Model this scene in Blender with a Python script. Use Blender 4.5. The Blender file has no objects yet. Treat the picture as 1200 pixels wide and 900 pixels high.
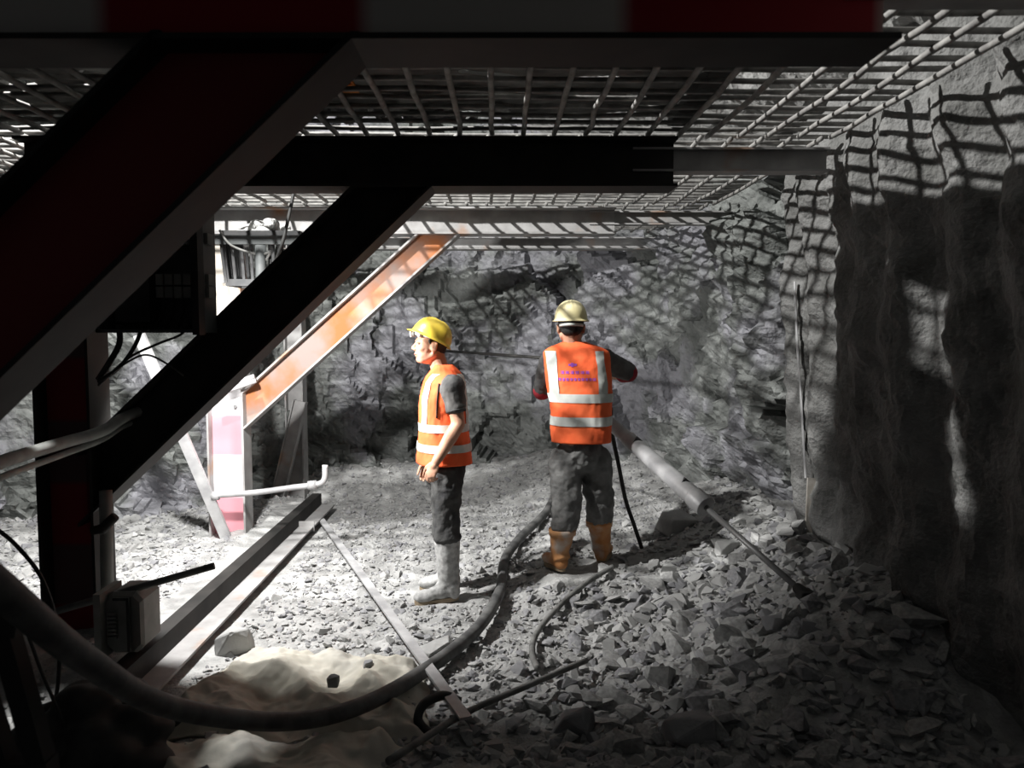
import bpy, bmesh, math, random
from mathutils import Vector, Matrix, Euler, Quaternion, noise
random.seed(7)
S = bpy.context.scene
COL = S.collection
PI = math.pi
V = Vector

# ------------------------------------------------------------------ camera
CAMZ = 1.63
F = 900.0
cd = bpy.data.cameras.new('camera'); cam = bpy.data.objects.new('camera', cd); COL.objects.link(cam)
cd.sensor_width = 36; cd.lens = 27; cd.clip_start = 0.02; cd.clip_end = 100
cam.location = (0, 0, CAMZ)
cam.rotation_euler = (math.radians(90 - 3.81), 0, math.radians(-1.02))
S.camera = cam
cd.dof.use_dof = True; cd.dof.focus_distance = 4.8; cd.dof.aperture_fstop = 3.2
CR = cam.rotation_euler.to_matrix()

def ray(x, y):
    return CR @ V(((x - 600) / F, -(y - 450) / F, -1.0))
def W(x, y, d):                      # the point of the place seen at (x, y) that stands d metres ahead
    r = ray(x, y); return V((0, 0, CAMZ)) + r * (d / r.y)
def G(x, y, z=0.0):                  # the point seen at (x, y) at height z
    r = ray(x, y); return V((0, 0, CAMZ)) + r * ((z - CAMZ) / r.z)

def sm(a, b, x):
    if a == b: return float(x > a)
    t = min(1, max(0, (x - a) / (b - a))); return t * t * (3 - 2 * t)
def fb(p, o=4, H=1.0, l=2.1):
    return noise.fractal(V(p), H, l, o)

# ------------------------------------------------------------------ materials
def newmat(name, col=(.5, .5, .5), rough=.8, metal=0.0, spec=.3):
    m = bpy.data.materials.new(name); m.use_nodes = True
    b = m.node_tree.nodes['Principled BSDF']
    b.inputs['Base Color'].default_value = (*col, 1)
    b.inputs['Roughness'].default_value = rough
    b.inputs['Metallic'].default_value = metal
    b.inputs['Specular IOR Level'].default_value = spec
    return m
def noisy(name, c1, c2, scale=8, rough=.85, bump=.4, bscale=40, dist=.01, metal=0.0, lo=.35, hi=.65, spec=.3, detail=6, c3=None, s3=2.0, lo3=.55, hi3=.7):
    m = newmat(name, c1, rough, metal, spec); nt = m.node_tree; N = nt.nodes; L = nt.links
    b = N['Principled BSDF']; tc = N.new('ShaderNodeTexCoord')
    n = N.new('ShaderNodeTexNoise'); n.inputs['Scale'].default_value = scale; n.inputs['Detail'].default_value = detail
    L.new(tc.outputs['Object'], n.inputs['Vector'])
    r = N.new('ShaderNodeValToRGB'); r.color_ramp.elements[0].position = lo; r.color_ramp.elements[1].position = hi
    r.color_ramp.elements[0].color = (*c1, 1); r.color_ramp.elements[1].color = (*c2, 1)
    L.new(n.outputs['Fac'], r.inputs['Fac'])
    out = r.outputs['Color']
    if c3:
        n3 = N.new('ShaderNodeTexNoise'); n3.inputs['Scale'].default_value = s3; n3.inputs['Detail'].default_value = 5
        L.new(tc.outputs['Object'], n3.inputs['Vector'])
        mr = N.new('ShaderNodeMapRange'); mr.inputs['From Min'].default_value = lo3; mr.inputs['From Max'].default_value = hi3
        L.new(n3.outputs['Fac'], mr.inputs['Value'])
        mx = N.new('ShaderNodeMixRGB'); mx.inputs['Color2'].default_value = (*c3, 1)
        L.new(mr.outputs['Result'], mx.inputs['Fac']); L.new(out, mx.inputs['Color1']); out = mx.outputs['Color']
    L.new(out, b.inputs['Base Color'])
    if bump:
        n2 = N.new('ShaderNodeTexNoise'); n2.inputs['Scale'].default_value = bscale; n2.inputs['Detail'].default_value = 5
        L.new(tc.outputs['Object'], n2.inputs['Vector'])
        bp = N.new('ShaderNodeBump'); bp.inputs['Strength'].default_value = bump; bp.inputs['Distance'].default_value = dist
        L.new(n2.outputs['Fac'], bp.inputs['Height']); L.new(bp.outputs['Normal'], b.inputs['Normal'])
    return m

M = {}
M['face'] = noisy('face_rock', (.115, .122, .115), (.24, .25, .24), 3.5, .9, .9, 22, .03, c3=(.26, .26, .28), s3=1.1, lo3=.5, hi3=.58)
M['shot'] = noisy('shotcrete', (.115, .115, .11), (.205, .205, .20), 5, .92, .8, 45, .02)
M['roof'] = noisy('roof_shotcrete', (.17, .17, .165), (.3, .3, .29), 6, .92, .8, 40, .02)
M['ground'] = noisy('dusty_ground', (.25, .25, .245), (.42, .42, .41), 9, .95, .9, 60, .012)
M['stone'] = noisy('stone', (.27, .27, .265), (.43, .43, .42), 5, .9, .5, 60, .006)
M['stone_b'] = noisy('stone_dark', (.19, .19, .2), (.33, .33, .335), 5, .9, .5, 60, .006)
M['cloth_bag'] = noisy('woven_sheet', (.40, .375, .31), (.52, .50, .44), 3, .9, .25, 220, .002, c3=(.36, .35, .32), s3=2.5)
M['steel_dark_shaded'] = noisy('dark_and_shaded_steel', (.016, .016, .015), (.03, .028, .026), 6, .75, .15, 40, .003)  # dark steel; on the near frames and sill web the near-black is painted shade
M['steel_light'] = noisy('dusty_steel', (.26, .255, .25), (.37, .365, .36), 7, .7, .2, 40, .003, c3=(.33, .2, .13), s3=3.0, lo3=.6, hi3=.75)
M['galv'] = noisy('galvanised', (.34, .34, .345), (.48, .48, .48), 10, .5, .1, 60, .002, metal=.2)
M['rust'] = noisy('orange_primer', (.36, .13, .045), (.26, .21, .19), 2.4, .75, .15, 40, .003, lo=.42, hi=.6)
M['rebar'] = noisy('dusty_rebar', (.15, .145, .14), (.29, .285, .27), 15, .85, .5, 70, .004)
M['black'] = noisy('black_rubber', (.018, .018, .018), (.04, .04, .038), 10, .65, .2, 50, .002)
M['hose'] = noisy('dusty_hose', (.10, .10, .095), (.22, .22, .21), 12, .8, .3, 60, .002)
M['hose_dark'] = noisy('dark_hose', (.06, .06, .06), (.16, .16, .155), 9, .7, .3, 60, .002)
M['hose_grey'] = noisy('grey_hose', (.25, .26, .25), (.36, .37, .35), 12, .75, .2, 60, .002)
M['plastic_black'] = noisy('black_plastic', (.02, .021, .022), (.05, .05, .05), 9, .6, .1, 40, .001)
M['casing'] = noisy('grey_casing', (.17, .175, .165), (.25, .25, .24), 8, .7, .2, 40, .002)
M['cabinet'] = noisy('cabinet_enamel', (.05, .055, .055), (.09, .095, .095), 6, .6, .1, 40, .002)
M['mud'] = noisy('heaped_mud', (.33, .33, .32), (.5, .5, .49), 14, .95, .9, 50, .02)
M['lagging'] = noisy('lagging', (.10, .10, .095), (.20, .20, .19), 7, .9, .5, 40, .006)
M['wood'] = noisy('old_wood', (.25, .23, .2), (.36, .34, .31), 8, .85, .4, 50, .004)
M['skin'] = noisy('skin', (.46, .25, .165), (.54, .31, .21), 12, .55, .1, 120, .001)
M['hair'] = noisy('black_hair', (.012, .011, .01), (.03, .028, .026), 60, .7, .5, 160, .004)
M['helmet_y'] = noisy('yellow_helmet', (.78, .56, .06), (.86, .65, .10), 4, .35, .05, 30, .001, spec=.5)
M['helmet_c'] = noisy('cream_helmet', (.66, .58, .30), (.75, .69, .45), 4, .45, .05, 30, .001, spec=.4)
M['vest'] = noisy('orange_vest', (.85, .12, .035), (.95, .17, .055), 5, .8, .35, 25, .008)
M['refl'] = noisy('reflective_tape', (.50, .53, .50), (.64, .66, .62), 12, .5, .15, 60, .002)
M['shirt'] = noisy('grey_shirt', (.055, .055, .055), (.13, .125, .12), 8, .9, .5, 30, .01)
M['shirt_l'] = noisy('pale_grey_shirt', (.20, .20, .195), (.30, .30, .29), 8, .9, .5, 30, .01)
M['cuff'] = newmat('dark_red_cuff', (.28, .02, .03), .8)
M['trouser_k'] = noisy('black_trousers', (.028, .028, .03), (.075, .075, .072), 9, .9, .7, 16, .02)
M['trouser_g'] = noisy('grey_trousers', (.10, .10, .098), (.19, .19, .185), 9, .9, .7, 16, .02)
M['boot_g'] = noisy('muddy_grey_boot', (.26, .26, .255), (.5, .5, .49), 30, .75, .3, 60, .004)
M['boot_o'] = noisy('tan_boot', (.42, .17, .055), (.52, .27, .12), 10, .5, .2, 40, .003, c3=(.5, .42, .36), s3=7, lo3=.5, hi3=.65)
M['sole'] = newmat('boot_sole', (.28, .22, .15), .9)
M['ink'] = newmat('purple_print', (.33, .09, .50), .8)
M['lens'] = newmat('lamp_glass', (.65, .68, .7), .15, 0, .6)
M['bolt'] = newmat('bolt_head', (.3, .3, .3), .5, .6)

# red / white hazard bands along the long axis of a member (z or x), painted steel
def banded(name, axis, period, phase, red, white, limit=None):
    m = noisy(name, white, white, 5, .7, .15, 40, .003); nt = m.node_tree; N = nt.nodes; L = nt.links
    tc = N.new('ShaderNodeTexCoord'); sx = N.new('ShaderNodeSeparateXYZ'); L.new(tc.outputs['Object'], sx.inputs[0])
    a = N.new('ShaderNodeMath'); a.operation = 'ADD'; a.inputs[1].default_value = phase; L.new(sx.outputs[axis], a.inputs[0])
    d = N.new('ShaderNodeMath'); d.operation = 'DIVIDE'; d.inputs[1].default_value = period; L.new(a.outputs[0], d.inputs[0])
    f = N.new('ShaderNodeMath'); f.operation = 'FRACT'; L.new(d.outputs[0], f.inputs[0])
    r = N.new('ShaderNodeValToRGB'); e = r.color_ramp.elements
    e[0].position = 0; e[0].color = (*red, 1); e[1].position = .5; e[1].color = (*white, 1)
    e2 = e.new(.46); e2.color = (*red, 1); e3 = e.new(.96); e3.color = (*white, 1); e4 = e.new(1.0); e4.color = (*red, 1)
    L.new(f.outputs[0], r.inputs[0]); out = r.outputs[0]
    if limit:                                   # bare dusty cream steel above the painted foot
        g = N.new('ShaderNodeMath'); g.operation = 'GREATER_THAN'; g.inputs[1].default_value = limit; L.new(sx.outputs[axis], g.inputs[0])
        mx = N.new('ShaderNodeMixRGB'); mx.inputs['Color2'].default_value = (.42, .39, .34, 1); L.new(g.outputs[0], mx.inputs['Fac']); L.new(out, mx.inputs['Color1']); out = mx.outputs[0]
    L.new(out, N['Principled BSDF'].inputs['Base Color'])
    return m

# ------------------------------------------------------------------ mesh builder
class MB:
    def __init__(s): s.v = []; s.f = []
    def add(s, vs, fs):
        o = len(s.v); s.v += [V(p) for p in vs]; s.f += [tuple(i + o for i in f) for f in fs]; return s
    def hexa(s, p):          # 8 corners: bottom 4 then top 4
        return s.add(p, [(3, 2, 1, 0), (4, 5, 6, 7), (0, 1, 5, 4), (1, 2, 6, 5), (2, 3, 7, 6), (3, 0, 4, 7)])
    def box(s, c, size, rot=None):
        c = V(c); h = V(size) / 2
        R = rot.to_3x3() if rot is not None else Matrix.Identity(3)
        pts = [(-1, -1, -1), (1, -1, -1), (1, 1, -1), (-1, 1, -1), (-1, -1, 1), (1, -1, 1), (1, 1, 1), (-1, 1, 1)]
        return s.hexa([c + R @ V((x * h.x, y * h.y, z * h.z)) for x, y, z in pts])
    def bar(s, a, b, w, t, up=(0, 0, 1)):      # rectangular bar a->b, width w (side), thickness t (up)
        a = V(a); b = V(b); d = (b - a).normalized(); sd = d.cross(V(up)).normalized(); u = sd.cross(d).normalized()
        p = [a - sd*w/2 - u*t/2, a + sd*w/2 - u*t/2, b + sd*w/2 - u*t/2, b - sd*w/2 - u*t/2]
        return s.hexa(p + [q + u*t for q in p])
    def tube(s, pts, r, n=10, cap=True, ell=1.0):
        pts = [V(p) for p in pts]; k = len(pts)
        rs = r if isinstance(r, (list, tuple)) else [r] * k
        o = len(s.v); prev = None
        for i, p in enumerate(pts):
            t = (pts[min(i + 1, k - 1)] - pts[max(i - 1, 0)]).normalized()
            if prev is None:
                a = V((0, 0, 1)) if abs(t.z) < .9 else V((1, 0, 0)); u = t.cross(a).normalized()
            else:
                u = (prev - t * prev.dot(t)).normalized()
            prev = u; w = t.cross(u)
            for j in range(n):
                an = 2 * PI * j / n
                s.v.append(p + u * math.cos(an) * rs[i] + w * math.sin(an) * rs[i] * ell)
        for i in range(k - 1):
            for j in range(n):
                a = o + i*n + j; b = o + i*n + (j+1) % n
                s.f.append((a, b, b + n, a + n))
        if cap:
            s.f.append(tuple(o + j for j in range(n))[::-1]); s.f.append(tuple(o + (k-1)*n + j for j in range(n)))
        return s
    def loft(s, rings, cap=(True, True)):
        n = len(rings[0]); o = len(s.v)
        for r in rings: s.v += [V(p) for p in r]
        for i in range(len(rings) - 1):
            for j in range(n):
                a = o + i*n + j; b = o + i*n + (j+1) % n
                s.f.append((a, b, b + n, a + n))
        if cap[0]: s.f.append(tuple(o + j for j in range(n))[::-1])
        if cap[1]: s.f.append(tuple(o + (len(rings)-1)*n + j for j in range(n)))
        return s
    def ell(s, c, r, rot=None, nu=14, nv=10):
        c = V(c); R = rot.to_3x3() if rot is not None else Matrix.Identity(3); rings = []
        if not isinstance(r, (tuple, list)): r = (r, r, r)
        o = len(s.v)
        s.v.append(c + R @ V((0, 0, -r[2])))
        for i in range(1, nv):
            ph = -PI/2 + PI*i/nv
            for j in range(nu):
                th = 2*PI*j/nu
                s.v.append(c + R @ V((r[0]*math.cos(ph)*math.cos(th), r[1]*math.cos(ph)*math.sin(th), r[2]*math.sin(ph))))
        s.v.append(c + R @ V((0, 0, r[2]))); last = len(s.v) - 1
        for j in range(nu):
            s.f.append((o, o+1+(j+1) % nu, o+1+j)); 
            b = o+1+(nv-2)*nu; s.f.append((last, b+j, b+(j+1) % nu))
        for i in range(nv-2):
            for j in range(nu):
                a = o+1+i*nu+j; b = o+1+i*nu+(j+1) % nu
                s.f.append((a, b, b+nu, a+nu))
        return s
    def cap(s, a, b, ra, rb, n=12):    # tapered capsule
        a = V(a); b = V(b)
        s.tube([a, b], [ra, rb], n); s.ell(a, ra, None, n, 8); s.ell(b, rb, None, n, 8); return s
    def build(s, name, mat, parent=None, smooth=False, origin=None, angle=None):
        me = bpy.data.meshes.new(name)
        off = V(origin) if origin is not None else V((0, 0, 0))
        if parent is not None and origin is None: off = V(parent.location)
        me.from_pydata([tuple(p - off) for p in s.v], [], s.f); me.update()
        if smooth: me.shade_smooth()
        if mat: me.materials.append(M[mat] if isinstance(mat, str) else mat)
        o = bpy.data.objects.new(name, me); COL.objects.link(o)
        if parent is not None: o.parent = parent
        else: o.location = off
        return o

def bake(o, mods):
    for kind, kw in mods:
        m = o.modifiers.new('m', kind)
        for k, v in kw.items(): setattr(m, k, v)
    dg = bpy.context.evaluated_depsgraph_get(); dg.update()
    me = bpy.data.meshes.new_from_object(o.evaluated_get(dg))
    old = o.data; o.modifiers.clear(); mats = list(old.materials); o.data = me
    me.materials.clear()
    for x in mats: me.materials.append(x)
    bpy.data.meshes.remove(old)
    return o
def smoothmesh(o, angle=None):
    o.data.shade_smooth(); return o
def bevel(o, w=.004, seg=2):
    return bake(o, [('BEVEL', dict(width=w, segments=seg, limit_method='ANGLE'))])

def tag(o, label, cat, group=None, kind=None):
    if label: o['label'] = label
    if cat: o['category'] = cat
    if group: o['group'] = group
    if kind: o['kind'] = kind
    return o
def thing(name, label, cat, loc, group=None):
    o = bpy.data.objects.new(name, None); o.empty_display_size = .1; COL.objects.link(o); o.location = loc
    return tag(o, label, cat, group)
def struct(o):
    o['kind'] = 'structure'; return o
def catmull(pts, n=8):
    pts = [V(p) for p in pts]; out = []
    P = [pts[0]*2 - pts[1]] + pts + [pts[-1]*2 - pts[-2]]
    for i in range(1, len(P) - 2):
        a, b, c, d = P[i-1], P[i], P[i+1], P[i+2]
        for k in range(n):
            t = k / n
            out.append(.5*((2*b) + (c-a)*t + (2*a-5*b+4*c-d)*t*t + (3*b-a-3*c+d)*t**3))
    out.append(pts[-1]); return out

# ------------------------------------------------------------------ the ground
def gz(x, y):
    z = .035 * fb((x*.8, y*.8, 3.1), 4) * (1 - .8*sm(-1.9, -1.7, x)*sm(-1.3, -1.45, x))
    z += .34 * sm(1.0, 1.95, x) * sm(2.2, 3.6, y) * (1 - .25*sm(5.5, 7.5, y))   # heap against the right wall
    z += .14 * sm(.75, 1.3, x) * sm(2.6, 3.3, y) * (1 - sm(3.8, 4.6, y))
    z += .10 * sm(.0, .7, x) * sm(4.0, 4.7, y)
    z += .13 * sm(-1.64, -1.70, x) * sm(3.2, 3.6, y) * (1 - sm(6.8, 7.3, y)) * (1 - .5*sm(-2.2, -2.8, x))  # bank behind the sill
    z += .28 * sm(7.0, 8.1, y)
    z += .12 * sm(-3.2, -4.4, x)
    z += .05 * sm(3.0, 2.4, y)
    for fx, fy, fz, fr_ in ((-.33, 4.72, .0, .32), (.5, 4.9, .095, .36)):
        k = math.exp(-((x-fx)**2 + (y-fy)**2)/fr_**2); k = min(1, k*1.5); z = z + (fz - z)*k
    return z
def gridmesh(name, mat, nu, nv, fn, smooth=False):
    b = MB()
    for i in range(nu + 1):
        for j in range(nv + 1): b.v.append(V(fn(i / nu, j / nv)))
    for i in range(nu):
        for j in range(nv):
            a = i*(nv+1)+j; b.f.append((a, a+nv+1, a+nv+2, a+1))
    return b.build(name, mat, smooth=smooth)
def lump(x, y):
    k = 1 - .85*sm(-1.75, -1.66, x)*sm(-1.36, -1.44, x)
    return .028*fb((x*5, y*5, 0), 4, .8)*k
floor = gridmesh('floor', 'ground', 230, 260, lambda u, v: (lambda x, y: (x, y, gz(x, y) + lump(x, y)))(-6 + 8.6*u, -1.2 + 10.0*v))
struct(floor)

# ------------------------------------------------------------------ rock walls
def facet(p, s, amp, tilt):
    q = V(p) * s
    d, pts = noise.voronoi(q)
    c = pts[0]
    h = noise.cell_vector(c * 7.3 + V((.5, .5, .5)))
    return amp * (h.x) + tilt * ((q - c).dot(noise.cell_vector(c * 3.1 + V((9, 2, 4))))) / s
def wallmesh(name, mat, poly, z0, z1, du, disp, lean=None):
    P = [V((x, y, 0)) for x, y in poly]
    P = catmull(P, 6)
    L = [0]
    for a, b in zip(P, P[1:]): L.append(L[-1] + (b - a).length)
    n = int(L[-1] / du); nz = int((z1 - z0) / du); b = MB()
    k = 0
    for i in range(n + 1):
        s = L[-1] * i / n
        while k < len(L) - 2 and L[k+1] < s: k += 1
        t = (s - L[k]) / max(1e-6, L[k+1] - L[k])
        p = P[k].lerp(P[k+1], t); tg = (P[min(k+2, len(P)-1)] - P[max(k-1, 0)]).normalized()
        nr = V((-tg.y, tg.x, 0))
        for j in range(nz + 1):
            z = z0 + (z1 - z0) * j / nz
            q = p + V((0, 0, z)); dd = disp(q, s)
            if lean: q = q + lean(q)
            b.v.append(q + nr * dd + V((0, 0, 0)))
    for i in range(n):
        for j in range(nz):
            a = i*(nz+1)+j; b.f.append((a, a+1, a+nz+2, a+nz+1))
    return b.build(name, mat)
# right wall: shotcrete with vertical ribs, ends at y = 4.7
def d_right(q, s):
    rib = .035 * math.sin(s * 17 + 1.2*fb((q.x, q.y, q.z*.6), 2)) + .05*math.sin(s*4.1 + 1.0)
    return rib + .05*fb((q.x*2.2, q.y*2.2, q.z*2.2), 4, .7) + .02*fb((q.x*9, q.y*9, q.z*5), 4, .6)
wr = wallmesh('wall_right', 'shot', [(1.74, -1.2), (1.74, 1.5), (1.72, 3.0), (1.74, 4.2), (1.76, 4.72), (1.98, 4.86), (2.4, 4.9)], -.15, 3.3, .03, d_right,
              lean=lambda q: V((.15 * (1 - q.z/2.6), 0, 0)))
struct(wr)
def d_rock(q, s):
    y = q.z
    big = facet((q.x, q.y, q.z), 1.5, .16, .35)
    mid = facet((q.x+5, q.y, q.z), 4.0, .045, .35)
    sml = facet((q.x, q.y+7, q.z), 11.0, .012, .3)
    return big + mid + sml + .02*fb((q.x*8, q.y*8, q.z*8), 4, .7) + .10*fb((q.x*.9, q.y*.9, q.z*.9), 2)
wb = wallmesh('wall_back', 'face', [(2.6, 4.6), (2.0, 5.3), (2.02, 6.2), (1.75, 7.3), (1.0, 8.0), (0, 8.25), (-1.2, 8.2), (-2.1, 7.7), (-2.7, 6.7), (-3.6, 6.35), (-4.4, 5.8)], -.2, 5.6, .035, d_rock,
              lean=lambda q: V((-.35*sm(0, 2.6, q.z)*sm(1.0, 2.0, q.x)*.4, -.25*sm(.4, 2.8, q.z)*sm(6.4, 7.8, q.y), 0)))
struct(wb)
wl = wallmesh('wall_left', 'face', [(-4.3, 5.95), (-4.8, 5.0), (-5.0, 3.0), (-5.0, -1.2)], -.2, 5.6, .07, d_rock)
struct(wl)
# rock of the roof: low over the right side, a dark cavity over the left
def roofz(x, y):
    z = 2.82 + min(2.4, max(0, .70*(1.70 - x)))
    z += .12*facet((x, y, 0), 1.6, .5, .4) + .05*fb((x*3, y*3, 1), 4, .7) + .018*fb((x*11, y*11, 1), 4, .6)
    return max(z, 2.66) - .25*sm(7.2, 8.0, y)*sm(-.5,.8,x)
rf = gridmesh('ceiling', 'roof', 190, 260, lambda u, v: (lambda x, y: (x, y, roofz(x, y)))(-5.4 + 8.0*u, .2 + 8.8*v))
struct(rf)

# ------------------------------------------------------------------ loose stones
def hull(seed, flat):
    r = random.Random(seed); bm = bmesh.new()
    for _ in range(13):
        p = V((r.gauss(0, 1), r.gauss(0, 1), r.gauss(0, 1))).normalized()
        p = V((p.x * r.uniform(.8, 1.1), p.y * r.uniform(.55, .8), p.z * flat * r.uniform(.8, 1.1)))
        bm.verts.new(p)
    res = bmesh.ops.convex_hull(bm, input=bm.verts)
    bmesh.ops.delete(bm, geom=[e for e in res['geom_interior'] if isinstance(e, bmesh.types.BMVert)], context='VERTS')
    bm.verts.index_update()
    vs = [v.co.copy() for v in bm.verts]; fs = [tuple(v.index for v in f.verts) for f in bm.faces]; bm.free()
    return vs, fs
HULLS = [hull(s, [.35, .5, .65, .3][s % 4]) for s in range(16)]

def blocked(x, y, r):
    if x > (1.84 if y < 4.8 else 1.95): return True
    if -1.86 < x + r and x - r < -1.44 and 3.1 < y < 7.1: return True
    if math.hypot(x + .28, y - 4.66) < .16 + r or math.hypot(x + .42, y - 4.68) < .14 + r: return True
    if math.hypot(x - .42, y - 4.78) < .17 + r or math.hypot(x - .66, y - 4.98) < .14 + r or math.hypot(x+.45,y-4.85)<.14+r: return True
    if math.hypot(x - .33, y - 4.8) < .1 + r: return True
    if math.hypot(x + 2.1, y - 3.8) < .26 + r or math.hypot(x + 2.0, y - 5.75) < .24 + r: return True
    return False
stones = []
rs = random.Random(11)
tries = 0
while len(stones) < 12500 and tries < 70000:
    tries += 1
    y = 2.35 + 5.7 * rs.random() ** 1.25; x = rs.uniform(-4.4, 1.95)
    if x < -.72*y - .3 or x > .72*y + .2: continue
    # coarse blocks to the right and in front; finer dust and chips near the lamp and the face
    coarse = sm(-.2, .9, x) * sm(5.8, 4.2, y) + .5*sm(-2.4, -3.0, x) + .35*sm(3.4, 2.7, y)
    s = rs.lognormvariate(math.log(.017 + .019*min(1, coarse)), .5)
    s = min(s, .05 + .075*min(1, coarse))
    dens = 1 - .3*sm(5.6, 7.5, y)*(1-sm(.4, 1.2, x))
    if rs.random() > dens: continue
    if blocked(x, y, s*.7): continue
    stones.append((x, y, s, rs.random()))
tries = 0; extra = 0
while extra < 9000 and tries < 40000:
    tries += 1
    y = rs.uniform(3.3, 7.9); x = rs.uniform(-4.2, 1.7); s = rs.uniform(.007, .021)
    if abs(x) > .7*y or blocked(x, y, 0): continue
    stones.append((x, y, s, rs.random())); extra += 1
stones.sort(key=lambda q: -q[2]/q[1])
def stone_mat(q):
    x, y, s, k = q
    R = Euler((rs.gauss(0, .35), rs.gauss(0, .35), rs.uniform(0, 2*PI))).to_matrix()
    return V((x, y, gz(x, y) + lump(x, y) + s*.16)), R, s
hm = []
for i, (vs, fs) in enumerate(HULLS):
    me = bpy.data.meshes.new('rock'); me.from_pydata([tuple(v) for v in vs], [], fs); me.update()
    me.materials.append(M['stone'] if i % 3 else M['stone_b']); hm.append(me)
def relabel(x, y):
    side = 'right' if x > .9 else ('left' if x < -1.7 else 'middle')
    near = 'nearest the viewer' if y < 3.6 else ('level with the men' if y < 5.2 else 'near the rock face')
    return 'loose angular grey stone on the %s of the floor, %s' % (side, near), 'loose stones on the %s of the floor, %s' % (side, near)
NIND = 294
for q in stones[:NIND]:
    c, R, s = stone_mat(q)
    i = int(q[3]*16)
    o = bpy.data.objects.new('rock', hm[i]); COL.objects.link(o)
    o.matrix_world = Matrix.Translation(c) @ R.to_4x4() @ Matrix.Scale(s, 4)
    lb, gp = relabel(q[0], q[1]); tag(o, lb, 'stone', gp)
st = [MB(), MB()]
for q in stones[NIND:]:
    c, R, s = stone_mat(q); vs, fs = HULLS[int(q[3]*16)]
    st[0 if int(q[3]*16) % 3 else 1].add([c + R @ (v*s) for v in vs], fs)
# one object with both tones of stone
a, b2 = st; na = len(a.f); a.add(b2.v, b2.f)
gr = a.build('gravel', 'stone'); gr.data.materials.append(M['stone_b'])
for p in gr.data.polygons[na:]: p.material_index = 1
tag(gr, 'small broken stone chips scattered all over the tunnel floor', 'gravel', kind='stuff')

def bigrock(px, py, w, h, dep, yaw, seed, label, mat='stone', tilt=0.0, sink=.3):
    p = G(px, py, .06); r = random.Random(seed); bm = bmesh.new()
    for _ in range(22):
        u = V((r.gauss(0, 1), r.gauss(0, 1), r.gauss(0, 1))).normalized()
        u = V((max(-.75, min(.75, u.x*1.1)), max(-.75, min(.75, u.y*1.1)), max(-.7, min(.7, u.z*1.1))))
        bm.verts.new((u.x*w*.65, u.y*dep*.65, u.z*h*.7))
    res = bmesh.ops.convex_hull(bm, input=bm.verts)
    bmesh.ops.delete(bm, geom=[e for e in res['geom_interior'] if isinstance(e, bmesh.types.BMVert)], context='VERTS')
    bmesh.ops.bevel(bm, geom=list(bm.edges), offset=min(w, h)*.03, segments=1, affect='EDGES')
    me = bpy.data.meshes.new('rock'); bm.to_mesh(me); bm.free(); me.materials.append(M[mat])
    o = bpy.data.objects.new('rock', me); COL.objects.link(o)
    o.location = (p.x, p.y, gz(p.x, p.y) + h*(.5 - sink)); o.rotation_euler = (tilt, 0, yaw)
    return tag(o, label, 'stone')
bigrock(275, 748, .20, .17, .14, .4, 3, 'blocky grey stone standing upright beside the floor beam, above the cream sheet')
bigrock(512, 752, .22, .09, .12, .9, 5, 'long flat pale stone lying just behind the thick black hose')
bigrock(806, 862, .20, .17, .16, .2, 8, 'large dark stone at the bottom edge of the rubble, right of centre', 'stone_b')
bigrock(671, 845, .17, .16, .12, -.5, 12, 'large leaning slab of grey stone right of the crossed rods', 'stone_b', .5)
bigrock(908, 780, .12, .09, .1, .3, 15, 'dark rounded stone below the foot of the air leg', 'stone_b')
bigrock(850, 680, .16, .1, .12, .3, 16, 'pale flat stone beside the thin rod of the air leg')
bigrock(795, 640, .34, .16, .25, .3, 17, 'broad pale boulder just behind the air leg, right of the drilling man')

# ------------------------------------------------------------------ steel frames
def member(mb_web, mb_fl, a, b, depth, width, tf=.014, tw=.012):
    """H-section from a to b in a plane y = const: web faces the camera, flanges run along both long edges"""
    a = V(a); b = V(b); d = (b - a).normalized(); n = V((-d.z, 0, d.x))
    if n.z < 0: n = -n
    mb_web.bar(a, b, tw, depth - 2*tf, up=n)
    for s in (-1, 1):
        o = n * s * (depth/2 - tf/2); mb_fl.bar(a + o, b + o, width, tf, up=n)
def px_member(p0, p1, d): return W(p0[0], p0[1], d), W(p1[0], p1[1], d)

def hmember(name, a, b, depth, width, mats, root, tf=.014, cut=None):
    w = MB(); f = MB(); member(w, f, a, b, depth, width, tf)
    if cut:                                    # brace ends trimmed flush: (x of the post face, z under the beam)
        dd = (V(b) - V(a)).normalized(); mid_ = (V(a) + V(b)) / 2
        for q in (w, f):
            for i, p in enumerate(q.v):
                if (p - mid_).dot(dd) < 0: q.v[i] = p + dd * ((cut[0] - p.x) / dd.x)
                else: q.v[i] = p + dd * ((cut[1] - p.z) / dd.z)
    # local axes: object origin at a, so banding follows the member
    o = MB(); o.add(w.v, w.f); nw = len(o.f); o.add(f.v, f.f)
    d = (V(b) - V(a)).normalized()
    rot = V((1, 0, 0)).rotation_difference(d)
    inv = rot.inverted()
    me = bpy.data.meshes.new(name); me.from_pydata([tuple(inv @ (p - V(a))) for p in o.v], [], o.f); me.update()
    for m in mats: me.materials.append(M[m] if isinstance(m, str) else m)
    if len(mats) > 1:
        for p in me.polygons[nw:]: p.material_index = 1
    ob = bpy.data.objects.new(name, me); COL.objects.link(ob); ob.parent = root
    ob.location = V(a) - V(root.location); ob.rotation_mode = 'QUATERNION'; ob.rotation_quaternion = rot
    return ob
def bolts(root, pts, r=.014):
    for p in pts:
        b = MB(); b.tube([p, p + V((0, -.018, 0))], r, 6); b.build('bolt', 'bolt', root)

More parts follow.
